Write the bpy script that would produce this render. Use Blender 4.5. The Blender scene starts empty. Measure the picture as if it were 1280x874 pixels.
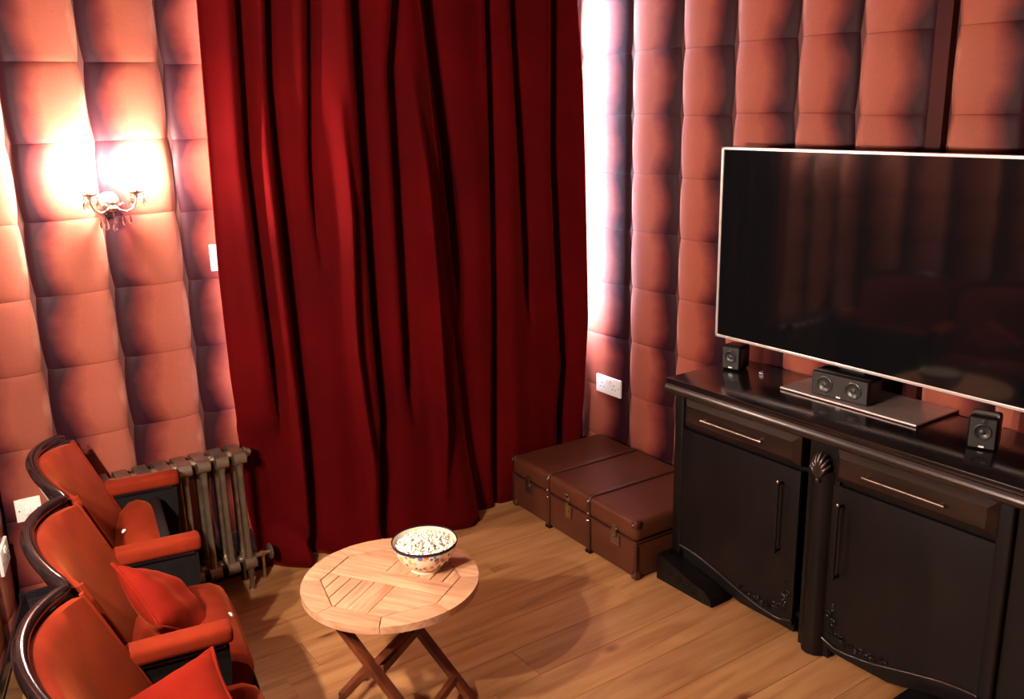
import bpy, bmesh, math, random
from mathutils import Vector, Matrix
random.seed(7)
C = bpy.context.scene.collection
S = bpy.context.scene
V = Vector
PI = math.pi

# ------------------------------------------------------------------ camera
cam_d = bpy.data.cameras.new('camera')
cam = bpy.data.objects.new('camera', cam_d); C.objects.link(cam)
YAW, PITCH, ROLL, FPX = 0.60693166, -0.262361, -0.02420568, 1137.56
fw = V((math.cos(PITCH)*math.sin(YAW), math.cos(PITCH)*math.cos(YAW), math.sin(PITCH)))
rt = fw.cross(V((0, 0, 1))).normalized(); up = rt.cross(fw)
cr, sr = math.cos(ROLL), math.sin(ROLL)
rt, up = cr*rt+sr*up, -sr*rt+cr*up
M = Matrix((rt, up, -fw)).transposed().to_4x4(); M.translation = (0, 0, 1.91)
cam.matrix_world = M
cam_d.sensor_width = 36; cam_d.lens = 36*FPX/1280; cam_d.clip_start = .02
S.camera = cam

# ------------------------------------------------------------------ world, daylight, exposure
w = bpy.data.worlds.new('world'); S.world = w; w.use_nodes = True
w.node_tree.nodes['Background'].inputs[0].default_value = (.62, .66, 1, 1)
w.node_tree.nodes['Background'].inputs[1].default_value = .6
S.view_settings.view_transform = 'Standard'; S.view_settings.look = 'None'
S.view_settings.gamma = 1; S.view_settings.exposure = -.17
BULB_A, BULB_B = 5700.0, 19000.0          # radiance of the candle bulbs, lamp in view and lamp behind the seats
sky = bpy.data.lights.new('window_daylight', 'AREA'); sky.shape = 'RECTANGLE'
sky.size = 1.58; sky.size_y = 1.9; sky.energy = 1300; sky.color = (.80, .76, 1)
so = bpy.data.objects.new('window_daylight', sky); C.objects.link(so)
so.location = (2.05, 3.86, 1.75); so.rotation_euler = (-PI/2, 0, 0)

# ------------------------------------------------------------------ materials
def mat(name, col=(.5, .5, .5), rough=.5, metal=0, **kw):
    m = bpy.data.materials.new(name); m.use_nodes = True
    b = m.node_tree.nodes['Principled BSDF']
    b.inputs['Base Color'].default_value = (*col, 1); b.inputs['Roughness'].default_value = rough
    b.inputs['Metallic'].default_value = metal
    for k, v in kw.items(): b.inputs[k.replace('_', ' ')].default_value = v
    return m, m.node_tree, b
def N(t, kind, **kw):
    n = t.nodes.new(kind)
    for k, v in kw.items():
        if k.startswith('i_'): n.inputs[k[2:].replace('_', ' ')].default_value = v
        else: setattr(n, k, v)
    return n
def L(t, a, b): t.links.new(a, b)
def ramp(t, fac, stops):
    r = N(t, 'ShaderNodeValToRGB'); e = r.color_ramp.elements
    while len(e) < len(stops): e.new(.5)
    for x, (p, c) in zip(e, stops): x.position = p; x.color = (*c, 1)
    L(t, fac, r.inputs[0]); return r
def noise(t, scale, detail=3, coord='Object', stretch=(1, 1, 1), rnd=False):
    tc = N(t, 'ShaderNodeTexCoord'); mp = N(t, 'ShaderNodeMapping'); mp.inputs['Scale'].default_value = stretch
    L(t, tc.outputs[coord], mp.inputs['Vector'])
    if rnd:
        oi = N(t, 'ShaderNodeObjectInfo'); mu = N(t, 'ShaderNodeMath', operation='MULTIPLY'); mu.inputs[1].default_value = 37.0
        L(t, oi.outputs['Random'], mu.inputs[0]); cb = N(t, 'ShaderNodeCombineXYZ')
        for k in range(3): L(t, mu.outputs[0], cb.inputs[k])
        L(t, cb.outputs[0], mp.inputs['Location'])
    n = N(t, 'ShaderNodeTexNoise'); n.inputs['Scale'].default_value = scale; n.inputs['Detail'].default_value = detail
    L(t, mp.outputs[0], n.inputs['Vector']); return n, mp
def bump(t, b, h, s=.3, d=.002):
    bp = N(t, 'ShaderNodeBump'); bp.inputs['Strength'].default_value = s; bp.inputs['Distance'].default_value = d
    L(t, h, bp.inputs['Height']); L(t, bp.outputs[0], b.inputs['Normal'])
def mixc(t, fac, a, b_, blend='MIX'):
    m = N(t, 'ShaderNodeMix', data_type='RGBA', blend_type=blend)
    for sock, v in ((m.inputs[0], fac), (m.inputs[6], a), (m.inputs[7], b_)):
        if hasattr(v, 'is_linked') or hasattr(v, 'links'): L(t, v, sock)
        elif isinstance(v, (int, float)): sock.default_value = v
        else: sock.default_value = (*v, 1)
    return m.outputs[2]
def varied(name, c1, c2, rough, scale, stretch=(1, 1, 1), metal=0, bs=.2, bd=.002, rnd=False, **kw):
    m, t, b = mat(name, c1, rough, metal, **kw)
    n, _ = noise(t, scale, 4, 'Object', stretch, rnd)
    r = ramp(t, n.outputs[0], [(.3, c1), (.7, c2)]); L(t, r.outputs[0], b.inputs['Base Color'])
    bump(t, b, n.outputs[0], bs, bd); return m

# padded wall leather: the tone is printed on the covering, darker along one side of every square
def pad_material():
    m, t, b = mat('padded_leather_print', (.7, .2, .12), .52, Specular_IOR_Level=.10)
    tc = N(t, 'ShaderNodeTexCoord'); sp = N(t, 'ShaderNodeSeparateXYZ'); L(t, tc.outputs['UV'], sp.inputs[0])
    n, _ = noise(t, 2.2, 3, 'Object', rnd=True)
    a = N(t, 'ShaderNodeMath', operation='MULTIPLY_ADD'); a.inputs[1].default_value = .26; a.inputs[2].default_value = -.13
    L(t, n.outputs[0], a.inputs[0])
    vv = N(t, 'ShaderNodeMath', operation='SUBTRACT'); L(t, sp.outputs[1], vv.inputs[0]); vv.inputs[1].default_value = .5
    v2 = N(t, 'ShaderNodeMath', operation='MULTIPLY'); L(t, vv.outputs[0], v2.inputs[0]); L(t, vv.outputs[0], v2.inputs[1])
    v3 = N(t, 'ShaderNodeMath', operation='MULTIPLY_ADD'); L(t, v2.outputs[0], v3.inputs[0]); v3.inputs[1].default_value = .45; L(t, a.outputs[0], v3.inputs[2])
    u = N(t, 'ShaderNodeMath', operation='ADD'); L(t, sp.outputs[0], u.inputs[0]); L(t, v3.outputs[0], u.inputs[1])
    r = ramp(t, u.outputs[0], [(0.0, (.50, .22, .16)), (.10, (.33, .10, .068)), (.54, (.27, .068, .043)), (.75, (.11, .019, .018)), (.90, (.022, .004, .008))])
    fine, _ = noise(t, 60, 4)
    dk = ramp(t, fine.outputs[0], [(.3, (.86, .86, .86)), (.7, (1, 1, 1))])
    L(t, mixc(t, 1.0, r.outputs[0], dk.outputs[0], 'MULTIPLY'), b.inputs['Base Color'])
    bump(t, b, fine.outputs[0], .12, .001)
    return m
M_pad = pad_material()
M_back = varied('seam_backing', (.045, .008, .008), (.08, .015, .012), .7, 9)
M_wallplain = varied('dark_red_wall_paint', (.07, .012, .010), (.09, .016, .013), .7, 3)
M_ceil = varied('ceiling_paint', (.10, .045, .035), (.12, .055, .04), .9, 3)
M_trim = varied('oxblood_trim_paint', (.028, .0018, .0018), (.042, .003, .0025), .6, 6, Specular_IOR_Level=.15)
M_skirt = varied('black_gloss_paint', (.012, .010, .012), (.02, .016, .018), .12, 8)
M_white = varied('white_plastic', (.80, .78, .74), (.84, .82, .78), .3, 5, bs=.02)
M_black = varied('black_plastic', (.003, .003, .0035), (.005, .005, .0055), .28, 20, bs=.05, Specular_IOR_Level=.25)
M_slot = mat('socket_hole', (.02, .02, .02), .6)[0]
M_frame = varied('window_frame_paint', (.75, .73, .70), (.8, .78, .75), .4, 6)

def velvet(name, c1, c2, sheen, rough=.85, scale=3.0, sw=1.0):
    m, t, b = mat(name, c1, rough)
    n, _ = noise(t, scale, 4); f, _ = noise(t, 260, 2)
    r = ramp(t, n.outputs[0], [(.32, c1), (.68, c2)]); L(t, r.outputs[0], b.inputs['Base Color'])
    b.inputs['Sheen Weight'].default_value = sw; b.inputs['Sheen Roughness'].default_value = .35
    b.inputs['Sheen Tint'].default_value = (*sheen, 1); b.inputs['Specular IOR Level'].default_value = .04
    bump(t, b, f.outputs[0], .25, .0008); return m
M_curt = velvet('crimson_velvet', (.050, .0008, .0014), (.078, .0011, .0018), (1, .10, .02), scale=2.2, sw=.22)
M_lining = varied('curtain_lining', (.70, .62, .60), (.76, .68, .66), .9, 5)
M_seat = velvet('orange_red_velvet', (.11, .010, .004), (.185, .021, .007), (1, .25, .08), scale=6, sw=.16)
M_cush = velvet('scarlet_velvet', (.125, .007, .003), (.175, .010, .004), (1, .2, .08), scale=7, sw=.15)
M_darkgloss = varied('ebonised_plywood', (.005, .004, .005), (.010, .007, .007), .12, 5, (1, 1, 8), bs=.03)
M_iron = varied('black_cast_iron', (.004, .0035, .0035), (.007, .006, .006), .6, 30, Specular_IOR_Level=.15)
M_chrome = varied('worn_chrome', (.75, .70, .66), (.6, .56, .52), .2, 30, metal=1, bs=.03)
M_radi = varied('bronzed_cast_iron', (.22, .175, .125), (.32, .26, .19), .36, 25, metal=.85, bs=.25)
M_brass = varied('aged_brass', (.60, .46, .28), (.42, .31, .18), .32, 30, metal=1)
M_pewter = varied('antique_silver_metal', (.42, .34, .27), (.3, .25, .2), .35, 30, metal=1)
M_crystal = mat('cut_crystal', (1, 1, 1), .02, 0, Transmission_Weight=1.0, IOR=1.5)[0]
M_candle = varied('candle_sleeve_cream', (.85, .80, .70), (.8, .74, .62), .5, 20)
def emis(BULB):
    m, t, b = mat('lit_bulb_glass', (1, .9, .8), .3)
    b.inputs['Emission Color'].default_value = (1, .81, .66, 1); b.inputs['Emission Strength'].default_value = BULB
    return m
M_bulb_a, M_bulb_b = emis(BULB_A), emis(BULB_B)
def sconceglass():
    m = bpy.data.materials.new('window_pane_glass'); m.use_nodes = True; t = m.node_tree; t.nodes.clear()
    o = N(t, 'ShaderNodeOutputMaterial'); a = N(t, 'ShaderNodeBsdfTransparent'); g = N(t, 'ShaderNodeBsdfGlossy'); g.inputs['Roughness'].default_value = .02
    mx = N(t, 'ShaderNodeMixShader'); mx.inputs[0].default_value = .06
    L(t, a.outputs[0], mx.inputs[1]); L(t, g.outputs[0], mx.inputs[2]); L(t, mx.outputs[0], o.inputs[0]); return m
M_glass = sconceglass()

def wood(name, c1, c2, c3, rough, gs=(1, 9, 9), scale=3.0, knots=False, rnd=True, coat=0, bs=.15, spec=.5):
    m, t, b = mat(name, c1, rough)
    n, mp = noise(t, scale, 6, 'Object', gs, rnd); n.inputs['Distortion'].default_value = .6
    r = ramp(t, n.outputs[0], [(.28, c3), (.45, c1), (.68, c2)])
    out = r.outputs[0]
    oi = N(t, 'ShaderNodeObjectInfo')
    if rnd:
        tint = ramp(t, oi.outputs['Random'], [(0, (.82, .80, .78)), (.5, (.94, .92, .9)), (1, (1, 1, 1))])
        out = mixc(t, 1.0, out, tint.outputs[0], 'MULTIPLY')
    if knots:
        vo = N(t, 'ShaderNodeTexVoronoi'); vo.inputs['Scale'].default_value = 3.0
        mp2 = N(t, 'ShaderNodeMapping'); mp2.inputs['Scale'].default_value = (.8, 1.6, 1)
        L(t, mp.inputs['Vector'].links[0].from_socket, mp2.inputs['Vector'])
        if mp.inputs['Location'].is_linked: L(t, mp.inputs['Location'].links[0].from_socket, mp2.inputs['Location'])
        L(t, mp2.outputs[0], vo.inputs['Vector'])
        k = ramp(t, vo.outputs['Distance'], [(0, (.16, .06, .03)), (.035, (.30, .13, .06)), (.13, (1, 1, 1))])
        out = mixc(t, .9, out, k.outputs[0], 'MULTIPLY')
    L(t, out, b.inputs['Base Color']); b.inputs['Specular IOR Level'].default_value = spec; b.inputs['Coat Weight'].default_value = coat; b.inputs['Coat Roughness'].default_value = .2
    bump(t, b, n.outputs[0], bs, .001); return m
M_floor = wood('oak_floorboard', (.41, .20, .075), (.50, .265, .11), (.30, .13, .045), .42, (1, 9, 9), 2.6, True)
M_teak = wood('oiled_teak', (.60, .32, .18), (.70, .41, .25), (.46, .21, .11), .38, (1.2, 14, 14), 5, False)
M_leg = wood('red_brown_hardwood', (.14, .035, .012), (.20, .055, .02), (.08, .018, .008), .45, (2, 2, 1), 8)
M_ebony = wood('dark_stained_oak', (.0035, .0027, .0028), (.006, .0042, .0038), (.0025, .0022, .0024), .42, (1, 1, .25), 14, False, False, .04, spec=.22)
M_ebony_h = wood('dark_stained_oak_moulding', (.013, .007, .005), (.023, .012, .008), (.006, .004, .0035), .30, (1, .15, 1), 14, False, False, .15, spec=.4)
M_ebtop = wood('dark_polished_top', (.007, .0045, .0045), (.012, .007, .0065), (.004, .003, .003), .16, (1, .2, 1), 10, False, False, .6, .03)
M_trunk = varied('tan_trunk_fibre', (.062, .017, .008), (.095, .027, .012), .46, 4, bs=.25, bd=.001, Specular_IOR_Level=.25)
M_trunkrib = varied('trunk_rib_leather', (.035, .010, .006), (.055, .014, .008), .42, 12)
M_silver = varied('brushed_silver', (.62, .50, .47), (.68, .56, .53), .42, 40, (1, .03, 1), metal=.8, bs=.05)
M_bezel = varied('silver_bezel', (.72, .66, .64), (.75, .7, .68), .3, 40, metal=.6, bs=.03)
M_screen = mat('black_glass_screen', (.004, .004, .005), .06)[0]
M_cone = varied('speaker_cone', (.018, .017, .017), (.03, .028, .027), .35, 30)
M_grille = varied('black_grille', (.006, .006, .006), (.014, .013, .013), .6, 400)

# ------------------------------------------------------------------ mesh helpers
def link(o, parent=None):
    C.objects.link(o)
    if parent: o.parent = parent
    return o
def obj(name, bm, m, parent=None, smooth=None, loc=None, rot=None):
    bmesh.ops.recalc_face_normals(bm, faces=bm.faces[:])
    me = bpy.data.meshes.new(name); bm.to_mesh(me); bm.free()
    for x in (m if isinstance(m, (list, tuple)) else [m]): me.materials.append(x)
    if smooth is not None:
        me.shade_smooth() if smooth >= 180 else me.set_sharp_from_angle(angle=math.radians(smooth)) if False else None
        for p in me.polygons: p.use_smooth = True
        if smooth < 180: me.set_sharp_from_angle(angle=math.radians(smooth))
    o = bpy.data.objects.new(name, me)
    if loc: o.location = loc
    if rot: o.rotation_euler = rot
    return link(o, parent)
def thing(name, label, cat, loc=(0, 0, 0), rz=0, group=None):
    o = bpy.data.objects.new(name, None); C.objects.link(o); o.location = loc; o.rotation_euler = (0, 0, rz)
    o.empty_display_size = .05; o['label'] = label; o['category'] = cat
    if group: o['group'] = group
    return o
def tag(o, label, cat, group=None):
    o['label'] = label; o['category'] = cat
    if group: o['group'] = group
    return o
def bx(bm, c, s, bev=0, rot=None, seg=2):
    r = bmesh.ops.create_cube(bm, size=1)
    vs = r['verts']
    for v in vs: v.co = V((v.co.x*s[0], v.co.y*s[1], v.co.z*s[2]))
    if bev:
        es = {e for v in vs for e in v.link_edges}
        rr = bmesh.ops.bevel(bm, geom=list(es), offset=bev, segments=seg, profile=.6, affect='EDGES')
        vs = list({v for f in rr['faces'] for v in f.verts} | {v for v in vs if v.is_valid})
    mt = (rot.to_4x4() if rot else Matrix.Identity(4)); mt = Matrix.Translation(c) @ mt
    for v in vs: v.co = mt @ v.co
def frame_of(d):
    d = d.normalized(); a = V((0, 0, 1)) if abs(d.z) < .9 else V((1, 0, 0))
    x = d.cross(a).normalized(); return x, d.cross(x).normalized()
def tube(bm, pts, r, n=8, closed=False, cap=True):
    pts = [V(p) for p in pts]; rings = []
    rs = r if isinstance(r, (list, tuple)) else [r]*len(pts)
    px = None
    for i, p in enumerate(pts):
        if closed: d = pts[(i+1) % len(pts)]-pts[i-1]
        else: d = pts[min(i+1, len(pts)-1)]-pts[max(i-1, 0)]
        d.normalize()
        if px is None: px, _ = frame_of(d)
        px = (px-d*px.dot(d)).normalized(); py = d.cross(px)
        rings.append([bm.verts.new(p+(px*math.cos(2*PI*k/n)+py*math.sin(2*PI*k/n))*rs[i]) for k in range(n)])
    m = len(rings)
    for i in range(m if closed else m-1):
        a, b = rings[i], rings[(i+1) % m]
        for k in range(n): bm.faces.new((a[k], a[(k+1) % n], b[(k+1) % n], b[k]))
    if cap and not closed:
        bm.faces.new(rings[0][::-1]); bm.faces.new(rings[-1])
def lathe(bm, prof, n=24, c=(0, 0, 0), mt=None):
    rings = []; c = V(c)
    for r, z in prof:
        if r < 1e-5: rings.append([bm.verts.new(V((0, 0, z)))])
        else: rings.append([bm.verts.new(V((r*math.cos(2*PI*k/n), r*math.sin(2*PI*k/n), z))) for k in range(n)])
    for a, b in zip(rings, rings[1:]):
        for k in range(n):
            q = [a[k % len(a)], a[(k+1) % len(a)], b[(k+1) % len(b)], b[k % len(b)]]
            q = list(dict.fromkeys(q))
            if len(q) > 2: bm.faces.new(q)
    for rg in rings:
        for v in rg: v.co = c+((mt @ v.co) if mt else v.co)
def prism(bm, poly, z0, z1, bev=0, axis='z'):
    """extrude a 2-D polygon; axis z: (x,y)->z ; axis x: (y,z)->x ; axis y: (x,z)->y"""
    def P(p, h): return {'z': V((p[0], p[1], h)), 'x': V((h, p[0], p[1])), 'y': V((p[0], h, p[1]))}[axis]
    a = [bm.verts.new(P(p, z0)) for p in poly]; b = [bm.verts.new(P(p, z1)) for p in poly]
    n = len(poly); fs = [bm.faces.new(a[::-1]), bm.faces.new(b)]
    for i in range(n): bm.faces.new((a[i], a[(i+1) % n], b[(i+1) % n], b[i]))
    if bev:
        bmesh.ops.bevel(bm, geom=list(fs[1].edges), offset=bev, segments=2, profile=.6, affect='EDGES')
def slab(bm, f, g, nu, nv):
    """closed skin between surfaces f(u,v) and g(u,v), u,v in 0..1"""
    A = [[bm.verts.new(f(i/nu, j/nv)) for j in range(nv+1)] for i in range(nu+1)]
    B = [[bm.verts.new(g(i/nu, j/nv)) for j in range(nv+1)] for i in range(nu+1)]
    for i in range(nu):
        for j in range(nv):
            bm.faces.new((A[i][j], A[i+1][j], A[i+1][j+1], A[i][j+1])); bm.faces.new((B[i][j], B[i][j+1], B[i+1][j+1], B[i+1][j]))
    for i in range(nu):
        bm.faces.new((A[i][0], B[i][0], B[i+1][0], A[i+1][0])); bm.faces.new((A[i][nv], A[i+1][nv], B[i+1][nv], B[i][nv]))
    for j in range(nv):
        bm.faces.new((A[0][j], A[0][j+1], B[0][j+1], B[0][j])); bm.faces.new((A[nu][j], B[nu][j], B[nu][j+1], A[nu][j+1]))
def B(): return bmesh.new()
def struct(name, bm, m, **kw):
    o = obj(name, bm, m, **kw); o['kind'] = 'structure'; return o
def smooth_interp(tr, z):
    """tr: list of (x,z) sorted by falling z"""
    if z >= tr[0][1]:
        (x0, z0), (x1, z1) = tr[0], tr[1]; return x0+(x1-x0)*(z-z0)/(z1-z0)*.5
    for (x0, z0), (x1, z1) in zip(tr, tr[1:]):
        if z >= z1: return x0+(x1-x0)*(z-z0)/(z1-z0)
    return tr[-1][0]

# ------------------------------------------------------------------ the room
YW, XW, H = 3.6, 2.95, 2.75          # window wall, television wall, ceiling
SA = math.atan2(.9, 3.6)             # the seat-side wall leans away by this angle
def side_x(y): return .2-(YW-y)*.25
b = B(); bx(b, (.8, .7, -.06), (4.6, 6.1, .1)); floor = struct('floor', b, M_back)
b = B(); bx(b, (.8, .7, H+.05), (4.7, 6.1, .1)); struct('ceiling', b, M_ceil)
WX0, WX1, WZ0, WZ1 = 1.24, 2.86, .78, 2.66
b = B()
bx(b, ((side_x(YW)-.2+WX0)/2, YW+.1, H/2), (WX0-side_x(YW)+.2, .2, H))
bx(b, ((WX1+XW+.1)/2, YW+.1, H/2), (XW+.1-WX1, .2, H))
bx(b, ((WX0+WX1)/2, YW+.1, WZ0/2), (WX1-WX0, .2, WZ0)); bx(b, ((WX0+WX1)/2, YW+.1, (WZ1+H)/2), (WX1-WX0, .2, H-WZ1))
wall_back = struct('wall_back', b, M_back)
b = B(); bx(b, (XW+.1, .7, H/2), (.2, 6.2, H)); wall_right = struct('wall_right', b, M_back)
b = B(); prism(b, [(side_x(3.8), 3.8), (side_x(-2.2), -2.2), (side_x(-2.2)-.2, -2.2), (side_x(3.8)-.2, 3.8)], 0, H)
wall_left = struct('wall_left', b, M_wallplain)
b = B(); bx(b, (.8, -2.3, H/2), (4.8, .2, H)); struct('wall_front', b, M_wallplain)

# floorboards
PW = .172
row = 0; y = YW-PW/2
plank_meshes = {}
while y > -2.1:
    x = -1.35-random.random()*.9
    while x < XW:
        ln = random.choice((1.1, 1.45, 1.8))
        x0, x1 = max(x, side_x(y)-.15), min(x+ln, XW)
        if x1-x0 > .05:
            key = round(x1-x0, 2)
            if key not in plank_meshes:
                b = B(); bx(b, (0, 0, -.006), (key-.0012, PW-.0012, .012), .0006, seg=1)
                me = bpy.data.meshes.new('plank'); b.to_mesh(me); b.free(); me.materials.append(M_floor); plank_meshes[key] = me
            o = bpy.data.objects.new('plank', plank_meshes[key]); o.location = ((x0+x1)/2, y, random.uniform(-.0003, .0003)); link(o, floor)
        x += ln
    y -= PW; row += 1

# padded squares: one unit cushion, tone side at u=1
def pad_mesh():
    b = B(); uvl = b.loops.layers.uv.new('UVMap'); n = 10; g = []
    def hh(u, v):
        eu = 1-abs(2*u-1)**3.2; ev = 1-abs(2*v-1)**7
        return .030*(max(eu, 0)**.62)*(.80+.20*max(ev, 0)**.7)*(1-.30*u)
    def q(k): t = k/n; return .5-.5*math.cos(PI*t) if True else t
    P = {}
    for i in range(n+1):
        for j in range(n+1):
            u, v = q(i), q(j)
            pin = .045*(abs(2*v-1)**2.5)             # pinched at the row joints
            x = (u-.5)*(1.0-pin*1.1)+(.012*math.sin(PI*v) if u > .5 else -.012*math.sin(PI*v))*abs(2*u-1)
            P[i, j] = (b.verts.new(V((x*.985, hh(u, v), (v-.5)*.996))), u, v)
    for i in range(n):
        for j in range(n):
            f = b.faces.new([P[k][0] for k in ((i, j), (i+1, j), (i+1, j+1), (i, j+1))]); f.smooth = True
            for lp, k in zip(f.loops, ((i, j), (i+1, j), (i+1, j+1), (i, j+1))): lp[uvl].uv = (P[k][1], P[k][2])
    me = bpy.data.meshes.new('pad'); b.normal_update()
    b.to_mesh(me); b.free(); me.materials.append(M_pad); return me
PAD = pad_mesh()
def pad(parent, c, wd, ht, mrot, sy=1.0):
    o = bpy.data.objects.new('pad', PAD); link(o, parent)
    o.matrix_world = Matrix.Translation(c) @ mrot @ Matrix.Diagonal((wd, sy, ht, 1)); return o
def basis(x, y, z): return Matrix((x, y, z)).transposed().to_4x4()
# right wall: outward normal -X; u runs toward the camera (-Y)
Rr = basis(V((0, -1, 0)), V((-1, 0, 0)), V((0, 0, 1)))
rows = [.0, .23, .50, .775, 1.045, 1.318, 1.585, 1.85, 2.125, 2.40, 2.67, H]
ycols = [(3.595, 3.228), (3.222, 2.913), (2.908, 2.62), (2.615, 2.31), (2.305, 2.045), (2.04, 1.76), (1.697, 1.44)]
yy = 1.435
while yy > -1.9: ycols.append((yy, yy-.266)); yy -= .271
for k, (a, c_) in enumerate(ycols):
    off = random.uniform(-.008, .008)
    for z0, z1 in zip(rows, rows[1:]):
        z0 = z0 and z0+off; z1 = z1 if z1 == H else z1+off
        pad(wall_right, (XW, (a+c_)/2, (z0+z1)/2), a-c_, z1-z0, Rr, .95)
# window wall: normal -Y, tone side toward -X (covering hung the other way up)
Rb = basis(V((-1, 0, 0)), V((0, -1, 0)), V((0, 0, -1)))
Rb = Matrix(((-1, 0, 0, 0), (0, -1, 0, 0), (0, 0, 1, 0), (0, 0, 0, 1)))
rowb = [0, .205, .472, .739, 1.015, 1.283, 1.55, 1.82, 2.09, 2.36, 2.62, H]
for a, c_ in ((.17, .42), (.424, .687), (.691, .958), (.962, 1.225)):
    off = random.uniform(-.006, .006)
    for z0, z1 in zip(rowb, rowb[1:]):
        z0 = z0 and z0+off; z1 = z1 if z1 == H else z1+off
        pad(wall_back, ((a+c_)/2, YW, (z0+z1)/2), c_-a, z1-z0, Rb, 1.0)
# seat-side wall
sd = V((-.25, -1, 0)).normalized(); sn = V((1, -.25, 0)).normalized()
Rs = basis(sd*-1, sn, V((0, 0, 1)))
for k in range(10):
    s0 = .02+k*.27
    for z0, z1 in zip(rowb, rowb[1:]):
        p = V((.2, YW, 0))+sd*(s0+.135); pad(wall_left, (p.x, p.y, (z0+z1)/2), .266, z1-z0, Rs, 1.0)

# upright and ledge on the right wall
b = B(); bx(b, (XW-.015, 1.727, H/2), (.04, .056, H), .004); struct('trim_1', b, M_trim)
# skirting
def skirt_poly(t=.018): return [(0, 0), (t, 0), (t, .150), (t-.004, .158), (t-.004, .166), (t*.4, .188), (0, .192)]
b = B(); prism(b, [(YW-.03-p[0], p[1]) for p in skirt_poly()], .21, XW-.03, axis='x'); struct('baseboard_back', b, M_skirt)
b = B(); prism(b, [(XW-.03-p[0], p[1]) for p in skirt_poly()], -2.1, YW-.05, axis='y'); struct('baseboard_right', b, M_skirt)
b = B(); prism(b, [(.03+p[0], p[1]) for p in skirt_poly()], 0, 5.6, axis='y')
o = struct('baseboard_left', b, M_skirt); o.matrix_world = Matrix.Translation((.2, YW, 0)) @ basis(sn, sd, V((0, 0, 1)))

# window behind the curtain
b = B(); fw_ = .06
for (x, z, sx, sz) in (((WX0+WX1)/2, WZ0+fw_/2, WX1-WX0, fw_), ((WX0+WX1)/2, WZ1-fw_/2, WX1-WX0, fw_), (WX0+fw_/2, (WZ0+WZ1)/2, fw_, WZ1-WZ0), (WX1-.01, (WZ0+WZ1)/2, .02, WZ1-WZ0)):
    bx(b, (x, YW+.12, z), (sx, .05, sz), .004)
win = struct('window_1', b, M_frame)
for xm in (1.86, 2.38):
    b = B(); bx(b, (xm, YW+.12, (WZ0+WZ1)/2), (.035, .04, WZ1-WZ0-.1), .004); obj('mullion', b, M_frame, win)
b = B(); bx(b, ((WX0+WX1)/2, YW+.12, 1.72), (WX1-WX0-.1, .04, .035), .004); obj('glazing_bar', b, M_frame, win)
for x0, x1 in ((WX0+.05, 1.845), (1.875, 2.365), (2.395, WX1-.02)):
    for z0, z1 in ((WZ0+.05, 1.705), (1.735, WZ1-.05)):
        b = B(); bx(b, ((x0+x1)/2, YW+.12, (z0+z1)/2), (x1-x0, .004, z1-z0)); obj('pane', b, M_glass, win)
b = B(); bx(b, ((WX0+WX1)/2, YW+.05, WZ0-.01), (WX1-WX0-.01, .15, .025), .006); obj('window_sill', b, M_frame, win)

# ------------------------------------------------------------------ curtains
def curtain(name, label, xl, xr, valleys, ridges, y0, zt=2.62, zb=.004, seed=0, hem=None, edge=(.045, 0), lean=(0, 0)):
    rnd = random.Random(seed); nu, nv = 340, 64
    ph = [rnd.random()*6 for _ in range(8)]
    def surf(u, v, back):
        z = zt+(zb-zt)*v
        a, c_ = smooth_interp(xl, z), smooth_interp(xr, z)
        x = a+(c_-a)*u
        y = y0+.010*math.sin(9*x+ph[0]+.6*z)+.006*math.sin(23*x+ph[1]-1.1*z)
        for tr, wd, dp, zlo, zhi in valleys:
            xv = smooth_interp(tr, z); k = 1.0
            if z < zlo: k = max(0, 1-(zlo-z)/.35)
            if z > zhi: k = max(0, 1-(z-zhi)/.35)
            d = (x-xv)/(wd*.8); y += .8*dp*k*math.exp(-d*d)
            # the cloth rolls over towards the valley's right, a softer shoulder on its left
            d2 = (x-xv+wd*2.3)/(wd*1.7); y -= dp*.30*k*math.exp(-d2*d2)
        hump = 1.0
        for tr, wd, dp, zlo, zhi in valleys:
            xv = smooth_interp(tr, z); k = 1.0
            if z < zlo: k = max(0, 1-(zlo-z)/.35)
            if z > zhi: k = max(0, 1-(z-zhi)/.35)
            d = (x-xv)/(.045+wd); hump *= 1-.95*k*math.exp(-d*d)
        y -= .042*hump
        for tr, wd, dp, zlo, zhi in ridges:
            xv = smooth_interp(tr, z); k = 1.0
            if z < zlo: k = max(0, 1-(zlo-z)/.4)
            if z > zhi: k = max(0, 1-(z-zhi)/.5)
            d = (x-xv)/wd; y -= dp*k*math.exp(-d*d)
        e0 = (x-a)/.05; y += edge[0]*math.exp(-e0*e0); e1 = (x-c_)/.04; y += edge[1]*math.exp(-e1*e1)
        y += lean[0]-lean[1]*(x-1.07)
        if hem: y += hem(x, z)
        return V((x, min(y, YW-.05)+(.006 if back else 0), z))
    b = B(); slab(b, lambda u, v: surf(u, v, 0), lambda u, v: surf(u, v, 1), nu, nv)
    t = obj(name, b, [M_curt, M_lining], None, 180)
    nf = 0
    for i, p in enumerate(t.data.polygons):
        if i < nu*nv*2 and i % 2 == 1: p.material_index = 1
    tag(t, label, 'curtain', None); return t
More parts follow.
